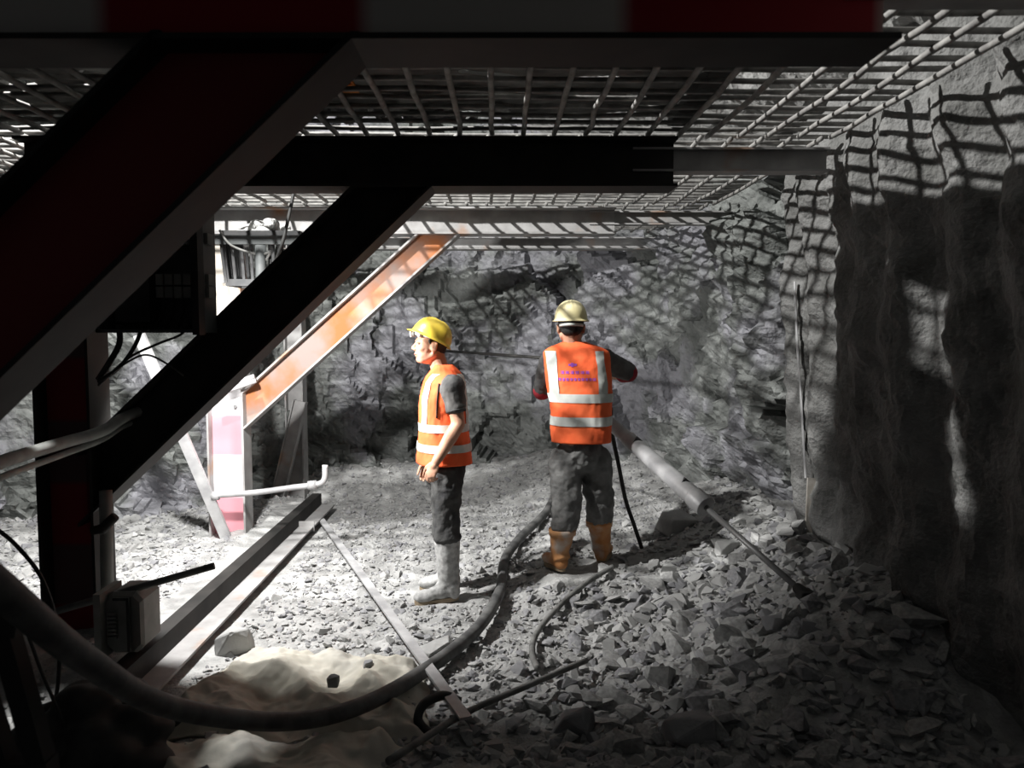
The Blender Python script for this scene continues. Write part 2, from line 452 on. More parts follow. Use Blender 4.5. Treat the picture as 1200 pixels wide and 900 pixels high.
RED3 = banded('dim_red_white', 0, 1.28, -.03, (.34, .015, .025), (.62, .58, .53))
RED2 = banded('shaded_red_white_post', 0, .62, .12, (.20, .015, .02), (.09, .05, .05))  # both bands darkened, the shade on this post is put into the colour
RED1 = banded('overlit_red_white_post', 0, .62, .0, (.62, .26, .30), (.82, .80, .82), 1.25)  # red bands paled to pink, overexposure put into the colour
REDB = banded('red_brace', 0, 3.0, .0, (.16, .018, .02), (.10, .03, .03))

# nearest frame
d = 1.95
fr = thing('portal_support', 'nearest steel frame, darkened for shade, its red banded beam along the top edge', 'steel frame', (-2.2, d, gz(-2.2, d)))
hmember('beam', W(1034, 8, d), W(-330, 8, d), .225, .2, [RED3, 'steel_dark_shaded'], fr)
hmember('brace', W(-60, 418, d), W(300, 68, d), .33, .2, [REDB, 'steel_dark_shaded'], fr, cut=(-2.25, W(600, 56, d).z))
hmember('post', V((-2.35, d, gz(-2.3, d)-.05)), V((-2.35, d, 2.34)), .24, .2, ['steel_dark_shaded'], fr)
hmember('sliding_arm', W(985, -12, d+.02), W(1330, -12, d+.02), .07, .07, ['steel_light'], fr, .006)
# second frame
d = 3.82
fr = thing('portal_support', 'steel frame in the middle, coloured black for shade, with a long diagonal brace', 'steel frame', (-2.13, d, gz(-2.13, d)))
hmember('beam', W(30, 194, d), W(789, 194, d), .235, .2, ['steel_dark_shaded'], fr)  # near-black colour carries the shade on this frame
hmember('brace', W(122, 551, d), W(449, 235, d), .265, .2, ['steel_dark_shaded'], fr, cut=(W(100, 500, d).x, W(600, 222, d).z))
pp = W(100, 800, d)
hmember('post', V((W(84, 450, d).x, d, gz(-2.1, d)-.05)), V((W(84, 450, d).x, d, W(0, 222, d).z)), .27, .2, [RED2, 'steel_dark_shaded'], fr)
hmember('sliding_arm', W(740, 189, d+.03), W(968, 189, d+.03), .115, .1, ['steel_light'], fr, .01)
# third frame
d = 5.75
fr3 = thing('portal_support', 'brightly lit steel frame with an orange diagonal brace and overlit pink banded post', 'steel frame', (-2.0, d, gz(-2.0, d)))
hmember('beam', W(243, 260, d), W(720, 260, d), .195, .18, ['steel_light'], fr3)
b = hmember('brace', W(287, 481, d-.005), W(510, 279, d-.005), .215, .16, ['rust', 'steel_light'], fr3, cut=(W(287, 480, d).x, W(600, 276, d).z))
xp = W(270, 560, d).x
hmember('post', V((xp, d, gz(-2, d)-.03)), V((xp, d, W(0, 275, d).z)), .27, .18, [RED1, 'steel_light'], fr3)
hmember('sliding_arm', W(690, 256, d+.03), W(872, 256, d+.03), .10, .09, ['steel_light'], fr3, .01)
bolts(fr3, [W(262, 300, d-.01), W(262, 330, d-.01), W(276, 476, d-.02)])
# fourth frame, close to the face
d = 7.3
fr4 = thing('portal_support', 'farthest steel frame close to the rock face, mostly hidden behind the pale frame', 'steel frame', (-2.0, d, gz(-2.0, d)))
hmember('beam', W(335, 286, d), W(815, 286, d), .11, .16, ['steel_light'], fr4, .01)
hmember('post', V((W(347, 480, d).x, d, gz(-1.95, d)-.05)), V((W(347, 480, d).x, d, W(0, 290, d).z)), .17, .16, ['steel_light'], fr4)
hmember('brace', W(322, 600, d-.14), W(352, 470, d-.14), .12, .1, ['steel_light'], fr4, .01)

# ------------------------------------------------------------------ rebar mats on the frames
def rebar_mat(y0, y1, x0, x1, z, label, step=.15, cross=.125, seed=1):
    r = random.Random(seed); b = MB()
    n = int(round((x1 - x0) / step))
    for i in range(n + 1):
        x = x1 - i*step; pts = []
        for k in range(9):
            t = k / 8; pts.append((x + r.gauss(0, .004), y0 + (y1-y0)*t, z - .014 - .012*math.sin(PI*t) + r.gauss(0, .003)))
        b.tube(pts, .0125, 7)
    m = int((y1 - y0) / cross)
    for j in range(m + 1):
        y = y0 + .04 + j*(y1-y0-.08)/m + r.gauss(0, .006); pts = []
        for k in range(15):
            t = k / 14; yy = (y-y0)/(y1-y0)
            pts.append((x0 - .05 + (x1-x0+.1)*t, y + r.gauss(0, .004), z + .010 - .012*math.sin(PI*yy) + r.gauss(0, .003)))
        b.tube(pts, .011, 7)
    o = b.build('rebar_mat', 'rebar', smooth=True, origin=((x0+x1)/2, (y0+y1)/2, z))
    return tag(o, label, 'rebar mesh')
ZM = W(600, 165, 3.82).z + .035
rebar_mat(.9, 1.93, -2.9, 1.62, ZM, 'welded rebar grid overhead on the near side of the nearest beam', seed=1)
rebar_mat(1.96, 3.80, -2.9, 1.62, ZM, 'dark welded rebar grid overhead between the nearest beam and the black beam', seed=2)
rebar_mat(3.84, 5.74, -2.9, 1.60, ZM, 'lit welded rebar grid overhead between the black beam and the pale beam', seed=3)
rebar_mat(5.78, 7.32, -2.9, 1.56, ZM, 'farthest welded rebar grid overhead beyond the pale beam, next to the rock face', cross=.14, seed=4)

b = MB(); b.box((.87, 2.9, ZM + .055), (.11, 1.75, .06)); o = b.build('runner_beam', 'steel_dark_shaded', origin=(.87, 2.9, ZM + .055)); bevel(o, .006); tag(o, 'dark square runner beam lying lengthwise on top of the rebar grid', 'beam')
b = MB()
for k in range(3): b.box((W(398, 105, 3.2).x + .01*k, 3.12 + .07*k, ZM + .030), (.09, .045, .016))
b.box((W(398, 105, 3.2).x, 3.19, ZM + .035), (.12, .24, .012)); o = b.build('orange_board', newmat('orange_paint', (.55, .2, .04), .7), origin=(W(398, 105, 3.2).x, 3.19, ZM + .05)); tag(o, 'small orange board lying on the dark rebar grid above the red brace', 'board')
r = random.Random(31)
for k in range(26):
    s_ = r.uniform(.035, .075); x = W(r.uniform(320, 600), 155, 3.7).x; y = r.uniform(3.55, 3.75)
    o = bpy.data.objects.new('rock', hm[r.randrange(16)]); COL.objects.link(o); o.scale = (s_, s_, s_); o.rotation_euler = (r.uniform(-.3, .3), 0, r.uniform(0, 6)); o.location = (x, y, ZM + .025 + s_*.3)
    tag(o, 'pale stone lying on the rebar grid just above the black beam', 'stone', 'stones on the rebar grid')

def cover_hole(x, y):
    if .22 < x < .50 and 3.20 < y < 3.29: return True
    if -.15 < x < .10 and 3.16 < y < 3.22: return True
    if .55 < x < .66 and 3.36 < y < 3.41: return True
    if -.30 < x < -.1 and 2.88 < y < 2.93: return True
    for hx, hy, hr in ((-.28, 2.62, .035), (-.23, 2.92, .05), (-.33, 2.8, .03), (-.2, 2.55, .03), (-1.75, 2.9, .05), (-1.6, 3.15, .04), (-2.0, 3.3, .06)):
        if math.hypot(x - hx, y - hy) < hr: return True
    return False
b = MB(); nx, ny = 150, 120; X0, X1, Y0, Y1 = -2.9, .80, .95, 3.74
for i in range(nx + 1):
    for j in range(ny + 1):
        x = X0 + (X1-X0)*i/nx; y = Y0 + (Y1-Y0)*j/ny
        b.v.append(V((x, y, ZM + .055 + .018*fb((x*4, y*4, 5), 3) + .006*fb((x*20, y*20, 5), 2) + .02*(math.floor(y/.21) % 2))))
for i in range(nx):
    for j in range(ny):
        if cover_hole(X0 + (X1-X0)*(i+.5)/nx, Y0 + (Y1-Y0)*(j+.5)/ny): continue
        a = i*(ny+1)+j; b.f.append((a, a+ny+1, a+ny+2, a+1))
o = b.build('lagging_boards', 'lagging', origin=(X0, Y0, ZM + .03)); bake(o, [('SOLIDIFY', dict(thickness=.02, offset=1))])
tag(o, 'dark dusty boards laid over the rebar grid above the black frame, with small bright gaps', 'boards')

# ------------------------------------------------------------------ floor beam
def yl(y): return 0
SX = -1.60
r0, r1 = 3.25, 6.95
t = thing('floor_beam', 'long steel channel lying on the floor, running away under the feet of the frames', 'steel beam', (SX, 5.1, .03))
b = MB()
b.box((SX-.02, (r0+r1)/2, .11), (.012, r1-r0, .10)); b.box((SX-.055, (r0+r1)/2, .165), (.08, r1-r0, .012))
b.build('web', 'steel_dark_shaded', t)  # same channel as the flange, its shaded side painted near-black
b = MB(); b.box((SX+.035, (r0+r1)/2, .062), (.14, r1-r0, .014)); b.build('flange', 'steel_light', t)
b = MB(); b.box((SX+.03, 6.15, .07), (.16, .012, .08)); b.build('stiffener', 'steel_light', t)

# ------------------------------------------------------------------ rods, pipes, hoses
def hose(name, pts, r, mat, label, cat, n=9, seg=9):
    P = catmull(pts, seg); b = MB(); b.tube(P, r, n)
    o = b.build(name, mat, smooth=True, origin=P[0]); return tag(o, label, cat)
def onground(x, y, lift=.05):
    p = G(x, y, .08)
    for _ in range(3): p = G(x, y, gz(p.x, p.y) + lift)
    return p
hose('hose', [W(-60, 640, 1.35), W(0, 690, 1.5), W(100, 772, 1.85), W(200, 829, 2.3), W(330, 846, 2.75), onground(420, 828, .13), onground(500, 784, .07), onground(560, 736, .06), onground(586, 692, .06), onground(592, 655, .06), onground(612, 628, .06), onground(640, 600, .06), onground(652, 575, .06)],
     .034, 'hose_dark', 'thick dark hose sweeping from the left edge across the cream sheet to the rock face', 'hose')
hose('hose', [onground(718, 664), onground(690, 681), onground(663, 703), onground(640, 727), onground(626, 748), onground(624, 768), onground(630, 784)],
     .016, 'hose', 'thin grey hose curling over the stones from the right boot of the drilling man', 'hose')
a_, b_ = onground(376, 608, .05), onground(546, 842, .10)
b = MB(); b.bar(a_, b_, .05, .012); o = b.build('flat_bar', 'galv', origin=a_); tag(o, 'long narrow grey steel strip lying on the rubble between the sheet and the boots', 'steel bar')
hose('steel_pipe', [onground(455, 892, .10), onground(545, 836, .065), onground(620, 803, .08), onground(687, 774, .08)], .014, 'hose', 'slightly bent grey rod on the stones, passing under the end of the steel strip', 'rod')
# white propping bar on the left
b = MB(); b.bar(W(163, 392, 5.35), W(272, 646, 5.62), .075, .03, up=(0, -1, 0)); o = b.build('prop_bar', 'galv', origin=W(272, 646, 5.62)); tag(o, 'slanting white metal bar leaning behind the black brace', 'bar')
# white water pipe
b = MB(); P = catmull([W(248, 581, 5.55), W(300, 577, 5.52), W(345, 571, 5.5), W(370, 568, 5.5), W(380, 562, 5.5), W(381, 545, 5.5)], 6)
t = thing('water_pipe', 'white pipe with an upturned end fixed across the pink banded post', 'pipe', P[0])
b.tube(P, .021, 10); b.build('pipe', 'galv', t, smooth=True)
b = MB(); q = W(366, 569, 5.5); b.tube([q - V((.03, 0, 0)), q + V((.03, 0, .005))], .034, 10); b.build('coupling', 'galv', t, smooth=True)
b = MB(); q = W(252, 581, 5.55); b.tube([q - V((.02, 0, 0)), q + V((.03, 0, .0))], .032, 10); b.build('coupling', 'galv', t, smooth=True)
# pale pipe ends by the brace foot
for k, (x0, y0, x1, y1) in enumerate([(252, 463, 300, 446), (256, 456, 298, 441)]):
    b = MB(); b.tube([W(x0, y0, 5.6), W(x1, y1, 5.6)], .018, 9); o = b.build('pipe_end', 'galv', smooth=True, origin=W(x0, y0, 5.6))
    tag(o, ['lower of two short white pipes tucked where the orange brace meets its post', 'upper of two short white pipes tucked where the orange brace meets its post'][k], 'pipe')
# hose over the middle post
hose('hose', [W(-60, 570, 2.6), W(0, 542, 2.9), W(70, 520, 3.4), (W(120, 505, 3.62)), W(150, 487, 3.75), W(200, 470, 4.1)], .027, 'hose_grey', 'thick grey hose passing in front of the middle post at waist height', 'hose')
hose('hose', [W(-60, 590, 2.6), W(0, 560, 2.9), W(70, 534, 3.42), (W(120, 515, 3.66)), W(150, 497, 3.8), W(200, 482, 4.15)], .014, 'hose_grey', 'thinner grey hose running just under the thick one across the middle post', 'hose')
# black cables
def cable(pts, r, label): hose('cable', pts, r, 'black', label, 'cable', 7, 7)
cable([W(115, 445, 3.6), W(128, 425, 3.6), W(140, 402, 3.6), W(139, 380, 3.6)], .014, 'thickest black cable dropping from the cabinet to the middle post')
cable([W(115, 448, 3.58), W(140, 430, 3.6), W(158, 405, 3.6), W(168, 378, 3.6)], .010, 'black cable rising in a curve just right of the thickest cable')
cable([W(115, 452, 3.56), W(150, 420, 3.6), W(185, 403, 3.6), W(212, 392, 3.6), W(222, 378, 3.6)], .006, 'thin black cable looping below the cabinet in front of the white bar')
cable([W(118, 447, 3.56), W(150, 424, 3.6), W(172, 416, 3.6), W(195, 426, 3.65), W(215, 440, 3.7)], .005, 'thin black cable running down to the black brace below the cabinet')
cable([W(-30, 490, 2.6), W(5, 475, 2.6), W(22, 450, 2.6), W(20, 415, 2.6), W(0, 390, 2.6)], .009, 'black cable loop hanging below the red brace at the left edge')
cable([W(-10, 615, 2.9), W(20, 640, 2.9), W(50, 680, 2.95), W(68, 740, 3.0), W(68, 800, 3.05), W(58, 845, 3.1)], .008, 'thin black cable hanging in an arc left of the middle post')
cable([W(28, 730, 2.5), W(50, 790, 2.55), W(75, 850, 2.7), W(82, 880, 2.75)], .006, 'thin straight black cable crossing below the thick hose at lower left')
cable([W(345, 222, 4.9), W(338, 255, 4.85), W(330, 288, 4.8), W(318, 315, 4.85), W(300, 345, 5.0)], .011, 'black cable hanging from the black beam over the muddy crate')

# ------------------------------------------------------------------ cabinet on the middle frame
d = 3.5
t = thing('distribution_cabinet', 'dark open-fronted electrical cabinet hung behind the red brace at upper left', 'cabinet', W(180, 392, d))
p0 = W(112, 390, d); p1 = W(229, 236, d)
x0, z0, x1, z1 = p0.x, p0.z, p1.x, p1.z
b = MB(); dp = .22
b.box(((x0+x1)/2, d+dp, (z0+z1)/2), (x1-x0, .012, z1-z0))
b.box((x0+.008, d+dp/2, (z0+z1)/2), (.016, dp, z1-z0)); b.box((x1-.008, d+dp/2, (z0+z1)/2), (.016, dp, z1-z0))
b.box(((x0+x1)/2, d+dp/2, z0+.008), (x1-x0, dp, .016)); b.box(((x0+x1)/2, d+dp/2, z1-.008), (x1-x0, dp, .016))
b.build('casing', 'cabinet', t)
for zf in (.74, .42, .32):
    b = MB(); z = z0 + (z1-z0)*zf
    for k in range(6): b.box((x0+.25+k*.042, d+.13, z), (.034, .07, .05))
    b.build('breaker_row', 'casing', t)
b = MB(); b.box((x0+.13, d+.14, z0+.18), (.16, .12, .26)); bb = b.build('contactor', 'plastic_black', t)
b = MB()
for k in range(5): b.tube(catmull([(x0+.25+k*.05, d+.12, z0+.19), (x0+.27+k*.045, d+.09, z0+.1), (x0+.2+k*.06, d+.12, z0+.02)], 5), .006, 6)
b.build('wiring', 'black', t)
b = MB(); b.box((x1+.012, d-.03, (z0+z1)/2), (.03, .07, z1-z0+.02)); b.build('door', 'steel_dark_shaded', t)
for s in (z0+.1, z1-.1):
    b = MB(); b.tube([V((x1+.0, d, s-.03)), V((x1+.0, d, s+.03))], .012, 8); b.build('hinge', 'bolt', t)

# ------------------------------------------------------------------ crate heaped with mud
d = 5.2
c = W(307, 300, d)
t = thing('slatted_crate', 'black slatted plastic crate heaped with mud, hung beside the pale post', 'crate', (c.x, d, W(300, 338, d).z))
xa, za = W(264, 335, d).x, W(264, 335, d).z; xb, zb = W(352, 272, d).x, W(352, 272, d).z
b = MB(); cx = (xa+xb)/2; w = xb-xa; dd = .3
rings = []
def crate_ring(z, k):
    hw = w/2*k; hd = dd/2*k
    return [V((cx+sx*hw, d+.1+sy*hd, z)) for sx, sy in ((-1, -1), (1, -1), (1, 1), (-1, 1))]
for (zz, k) in ((za+.02, .9), (zb-.02, 1.0)):
    R = crate_ring(zz, k)
    for i in range(4): b.bar(R[i], R[(i+1) % 4], .02, .045)
for i in range(4):
    A = crate_ring(za+.02, .9); B = crate_ring(zb-.02, 1.0)
    for k in range(9):
        u = k/8; b.bar(A[i].lerp(A[(i+1) % 4], u), B[i].lerp(B[(i+1) % 4], u), .018 if k % 8 else .035, .014, up=(B[(i+1) % 4]-B[i]).cross(V((0, 0, 1))))
R = crate_ring(za+.01, .9); b.hexa(R + [p + V((0, 0, .015)) for p in R])
b.build('basket', 'plastic_black', t)
b = MB()
b.box((cx, d-.07, zb-.06), (w*1.25, .02, .06)); b.build('bracket', 'cabinet', t)
b = MB(); b.tube([V((cx+.02, d-.11, zb-.1)), V((cx+.02, d-.11, za+.02))], .035, 10); b.build('cylinder', 'cabinet', t, smooth=True)
b = MB(); b.tube(catmull([V((xa+.0, d-.08, zb+.0)), V((xa+.08, d-.1, zb-.1)), V((cx, d-.12, zb-.16)), V((cx+.08, d-.12, zb-.15)), V((cx+.03, d-.1, zb-.22))], 6), .008, 7); b.build('rope', 'hose', t, smooth=True)
b = MB(); r = random.Random(4)
for k in range(46):
    u, v_ = r.uniform(-1, 1), r.uniform(-1, 1); h = max(0, 1 - u*u)*max(0, 1 - v_*v_)
    b.ell((cx+.02+u*w*.42, d+.1+v_*dd*.42, zb-.05 + h*.13), (r.uniform(.03, .055), r.uniform(.03, .05), r.uniform(.025, .045)))
mo = b.build('mud_heap', 'mud', origin=(cx, d+.1, zb))
bake(mo, [('REMESH', dict(mode='VOXEL', voxel_size=.01))]); tag(mo, 'lumpy pale mud heaped on top of the black crate', 'mud')

# ------------------------------------------------------------------ grey motor casing on the middle post, and its bar
d = 3.42
t = thing('vibrator_motor', 'grey ribbed motor casing fixed low on the red banded post', 'motor', W(150, 770, d))
b = MB()
def octa(cx_, cz_, hw, hh, y, ch):
    return [V((cx_-hw+ch, y, cz_-hh)), V((cx_+hw-ch, y, cz_-hh)), V((cx_+hw, y, cz_-hh+ch)), V((cx_+hw, y, cz_+hh-ch)), V((cx_+hw-ch, y, cz_+hh)), V((cx_-hw+ch, y, cz_+hh)), V((cx_-hw, y, cz_+hh-ch)), V((cx_-hw, y, cz_-hh+ch))]
c = W(147, 729, d)
b.loft([octa(c.x, c.z, .075, .125, d-.02, .03), octa(c.x, c.z, .085, .14, d, .035), octa(c.x, c.z, .085, .14, d+.16, .035)])
cs = b.build('housing', 'casing', t)
for k in range(7):
    b = MB(); b.box((c.x-.045, d-.028, c.z-.06+k*.018), (.04, .014, .008)); b.build('cooling_fin', 'casing', t)
b = MB(); b.box((c.x+.03, d-.03, c.z-.0), (.012, .02, .24)); b.box((c.x+.0, d-.03, c.z+.118), (.07, .02, .012)); b.build('cable_guard', 'plastic_black', t)
b = MB(); b.box((c.x-.09, d+.03, c.z+.0), (.03, .2, .30)); b.build('mounting_plate', 'casing', t)
b = MB(); b.tube([V((c.x+.02, d+.06, c.z-.13)), V((c.x+.02, d+.06, c.z-.26))], .028, 9); b.build('spout', 'steel_dark_shaded', t, smooth=True)
b = MB(); b.tube([W(63, 717, 3.4), W(251, 663, 3.5)], .0165, 9); o = b.build('steel_rod', 'hose_dark', smooth=True, origin=W(63, 717, 3.4)); tag(o, 'straight dark steel rod resting across the top of the grey motor casing', 'rod')
# clamp and grey tube on the post above the motor
t = thing('pipe_clamp', 'small clamp with a grey sleeve on the right edge of the red banded post', 'clamp', W(125, 690, 3.68))
b = MB(); b.tube([W(126, 690, 3.68), W(124, 575, 3.68)], .03, 9); b.build('sleeve', 'casing', t, smooth=True)
b = MB(); b.tube([W(108, 622, 3.6), W(120, 620, 3.6), W(135, 605, 3.6)], [.02, .026, .022], 8); b.build('bolt', 'steel_dark_shaded', t, smooth=True)

# ------------------------------------------------------------------ dark things in the lower left corner
t = thing('trestle', 'black steel trestle legs in the bottom left corner under the thick hose', 'trestle', W(20, 900, 1.75))
for (a, b_) in (((-8, 690), (52, 905)), ((-45, 740), (18, 935)), ((-70, 690), (-60, 940))):
    b = MB(); b.bar(W(*a, 1.75), W(*b_, 1.75), .045, .045, up=(0, 1, 0)); b.build('leg', 'steel_dark_shaded', t)
b = MB(); b.bar(W(-90, 712, 1.75), W(28, 730, 1.75), .06, .05); b.build('crossbar', 'steel_dark_shaded', t)
b = MB(); b.bar(W(-90, 905, 1.75), W(62, 900, 1.75), .05, .05); b.build('lower_rail', 'steel_dark_shaded', t)
b = MB(); r = random.Random(9)
c = G(120, 880, .05)
for k in range(26):
    u, v_ = r.uniform(-1, 1), r.uniform(-1, 1); h = max(0, 1-u*u*.8)*max(0, 1-v_*v_*.8)
    b.ell((c.x+u*.24, c.y+v_*.2, .06+h*.22), (r.uniform(.07, .11), r.uniform(.06, .1), r.uniform(.05, .08)))
o = b.build('sack', 'black', origin=(c.x, c.y, 0)); bake(o, [('REMESH', dict(mode='VOXEL', voxel_size=.014)), ('SMOOTH', dict(factor=.5, iterations=8))]); o.data.shade_smooth()
tag(o, 'dark lumpy sack slumped at the foot of the red banded post', 'sack')

# ------------------------------------------------------------------ cream sheet
def sheet(cor, nu, nv, name, label, seed, amp=.075, lift=.03):
    A, B, C, D = [G(x, y, .06) for x, y in cor]; b = MB()
    for i in range(nu+1):
        for j in range(nv+1):
            u, v_ = i/nu, j/nv
            wu = u + .05*fb((v_*4, seed, 0), 3); wv = v_ + .05*fb((u*4, seed+3, 0), 3)
            p = A.lerp(B, wu).lerp(D.lerp(C, wu), wv)
            e = min(u, 1-u, v_, 1-v_); k = sm(0, .10, e)
            q = (p.x*3.2 + seed, p.y*3.2, 0)
            fold = .45 - 1.1*abs(fb((p.x*1.7+seed, p.y*2.4+p.x*2.0, 1), 2, 1.2))
            h = gz(p.x, p.y) + lump(p.x, p.y) + .012 + k*(lift + amp*fold*1.3 + .006*fb((p.x*9, p.y*9, seed), 3, .7) + .05*max(0, fb((p.x*3.5, p.y*2.2 - p.x*3, seed), 2))**1.5)
            h += .055*k*math.exp(-((u-.35)**2+(v_-.25)**2)/.02)
            b.v.append(V((p.x, p.y, h)))
    for i in range(nu):
        for j in range(nv):
            a = i*(nv+1)+j; b.f.append((a, a+1, a+nv+2, a+nv+1))
    o = b.build(name, 'cloth_bag', smooth=True, origin=A)
    bake(o, [('SOLIDIFY', dict(thickness=.006, offset=-1))]); o.data.shade_smooth()
    return tag(o, label, 'sheet')
sheet([(300, 745), (500, 775), (505, 862), (150, 850)], 110, 90, 'woven_sheet', 'crumpled cream woven sheet on the rubble, crossed by the thick hose', 2)
sheet([(150, 862), (470, 858), (400, 985), (60, 960)], 90, 60, 'woven_sheet', 'shadowed lower cream sheet at the bottom edge, in front of the thick hose', 5, .07)
bigrock(391, 809, .055, .055, .05, .4, 21, 'small dark stone lying on the cream sheet, just above the thick hose', 'stone_b', sink=-1.2)
bigrock(431, 787, .045, .04, .04, .4, 22, 'smallest dark stone on the cream sheet, near its upper right', 'stone_b', sink=-1.6)
b = MB(); b.tube(catmull([onground(505, 862, .02), onground(490, 845, .06), onground(497, 825, .1), onground(520, 815, .1), onground(538, 822, .06)], 6), [.02]*25, 8)
o = b.build('rubber_strip', 'black', smooth=True, origin=onground(505, 862, .02)); tag(o, 'black curved rubber strip at the right end of the cream sheet', 'strip')

# edge strip at the end of the right wall
b = MB(); P = [W(931, 330, 4.62), W(934, 400, 4.6), W(939, 470, 4.6), W(944, 560, 4.58)]
b.tube(P, .012, 6, ell=.5); o = b.build('edge_strip', 'galv', origin=P[0]); tag(o, 'thin pale strip along the end of the ribbed right wall', 'strip')
b = MB(); b.bar(W(951, 560, 4.55), W(945, 705, 4.45), .05, .012, up=(0, 1, 0)); o = b.build('upright_batten', 'wood', origin=W(945, 705, 4.45)); tag(o, 'short upright grey batten standing at the foot of the right wall', 'batten')
# ------------------------------------------------------------------ people
TEXW = bpy.data.textures.new('folds', 'CLOUDS'); TEXW.noise_scale = .07; TEXW.noise_depth = 2
TEXC = bpy.data.textures.new('fine_folds', 'CLOUDS'); TEXC.noise_scale = .045; TEXC.noise_depth = 1
def organic(b, name, mat, parent, vox=.007, smooth=6, wrinkle=0, tex=None, label=None):
    o = b.build(name, mat, parent)
    mods = [('REMESH', dict(mode='VOXEL', voxel_size=vox)), ('SMOOTH', dict(factor=.5, iterations=smooth))]
    if wrinkle: mods += [('DISPLACE', dict(texture=tex or TEXW, strength=wrinkle, mid_level=.5, texture_coords='LOCAL'))]
    bake(o, mods); o.data.shade_smooth()
    if label: o['label'] = label
    return o
def frame(f, u=(0, 0, 1)):
    f = V(f).normalized(); u = V(u); r = f.cross(u).normalized(); u = r.cross(f).normalized()
    return Matrix((r, f, u)).transposed()          # columns: right, forward, up
def head(b, c, R):
    P = lambda x, y, z: V(c) + R @ V((x, y, z))
    e = lambda p, r: b.ell(P(*p), r, R, 20, 14)
    e((0, -.012, .035), (.075, .096, .088)); e((0, .020, -.028), (.066, .068, .086)); e((0, .060, -.086), (.030, .024, .023))
    for s in (-1, 1):
        b.cap(P(s*.050, -.01, -.05), P(s*.020, .050, -.086), .024, .024); b.cap(P(s*.046, .028, -.02), P(s*.026, .050, -.065), .026, .024)
        b.cap(P(s*.012, .080, .026), P(s*.048, .064, .026), .012, .013); e((s*.062, .02, .02), (.016, .05, .05))
        e((s*.038, .054, -.016), (.030, .026, .026))
        e((s*.078, -.008, -.008), (.010, .021, .033)); b.cap(P(s*.085, -.024, .016), P(s*.083, -.018, -.028), .007, .006)
        e((s*.011, .094, -.026), (.009, .011, .008))
    b.cap(P(0, .084, .014), P(0, .106, -.018), .008, .011)
    e((0, .083, -.050), (.024, .013, .0065)); e((0, .080, -.063), (.020, .013, .0065)); e((0, .074, -.04), (.024, .014, .012))
def hand(b, wrist, direc, back, size=.19, curl=.5, side=1):
    """palm and five fingers; back = direction the back of the hand faces, side: +1 thumb along direc x back"""
    d = V(direc).normalized(); n = (V(back) - d*V(back).dot(d)).normalized(); s = d.cross(n) * side
    k = size / .19; w = V(wrist)
    R = Matrix((s, d, n)).transposed()
    b.ell(w + d*.05*k, (.038*k, .055*k, .015*k), R, 14, 10); b.cap(w - d*.02*k, w + d*.03*k, .024*k, .026*k)
    for i, (off, L) in enumerate(((.028, .074), (.010, .082), (-.009, .077), (-.027, .060))):
        p = w + d*(.088 - .004*abs(i-1))*k + s*off*k; dd = d + s*off*2.0; dd.normalize(); c = curl*(1 + .12*i)
        b.cap(w + d*.045*k + s*off*.8*k, p, .0105*k, .0098*k, 8)
        a = 0
        for q, (fr_, rr) in enumerate(((.45, .0095), (.30, .0088), (.25, .0078))):
            a += c*(.7, 1.0, .7)[q]; v = dd*math.cos(a) - n*math.sin(a)
            p2 = p + v*L*fr_*k; b.cap(p, p2, rr*k, (rr-.0006)*k, 8); p = p2
    p = w + d*.025*k + s*.026*k; v = (d*.75 + s*.65 - n*.25).normalized()
    p2 = p + v*.036*k; b.cap(p, p2, .014*k, .0115*k, 8); v = (d*.95 + s*.15 - n*.35).normalized(); p3 = p2 + v*.032*k; b.cap(p2, p3, .0115*k, .010*k, 8)
    b.cap(p3, p3 + (v - n*.2)*.024*k, .010*k, .0085*k, 8)
def boot(root, top, ankle, heel_ground, toe, mat, rt=.078, ra=.058, label=None, band=None):
    """rubber boot: shaft, foot; heel_ground and toe are ground points"""
    top, ankle, hg, toe = map(V, (top, ankle, heel_ground, toe)); b = MB()
    f = (toe - hg); L = f.length; f.normalize()
    b.tube([top, top.lerp(ankle, .5), ankle, ankle.lerp(hg, .5) + V((0, 0, .01))], [rt, (rt+ra)*.5, ra, ra*.95], 16)
    b.ell(hg + f*.035 + V((0, 0, .05)), (.045, .05, .055), frame(f)); b.ell(hg + f*L*.42 + V((0, 0, .05)), (.043, .10, .048), frame(f)); b.ell(hg + f*L*.75 + V((0, 0, .042)), (.05, .075, .040), frame(f))
    b.cap(ankle - V((0, 0, .0)), hg + f*L*.5 + V((0, 0, .06)), .055, .035)
    o = organic(b, 'boot', mat, root, .007, 5, .008, TEXW, label)
    sl = MB(); r = f.cross(V((0, 0, 1))); ring = []
    for k in range(24):
        a = 2*PI*k/24; y = math.cos(a); x = math.sin(a)
        wd = .047 if y > 0 else .040
        if abs(y) < .45: wd *= .88
        ring.append(hg + f*(L*.5 + y*L*.51) + r*x*wd*(1.12 - .1*abs(y)))
    sl.loft([[p + V((0, 0, -.004)) for p in ring], [p + V((0, 0, .022)) for p in ring]])
    me = sl.build('sole', 'sole', None, origin=root.location); me.parent = o; me.location = V((0, 0, 0))
    if band:
        t = MB(); t.tube([top - V((0, 0, .035)), top + V((0, 0, .004))], [rt*.965+.006, rt+.005], 18, cap=False)
        q = t.build('boot_top_band', band, None, smooth=True, origin=root.location); q.parent = o; q.location = V((0, 0, 0))
        bake(q, [('SOLIDIFY', dict(thickness=.006))])
    return o
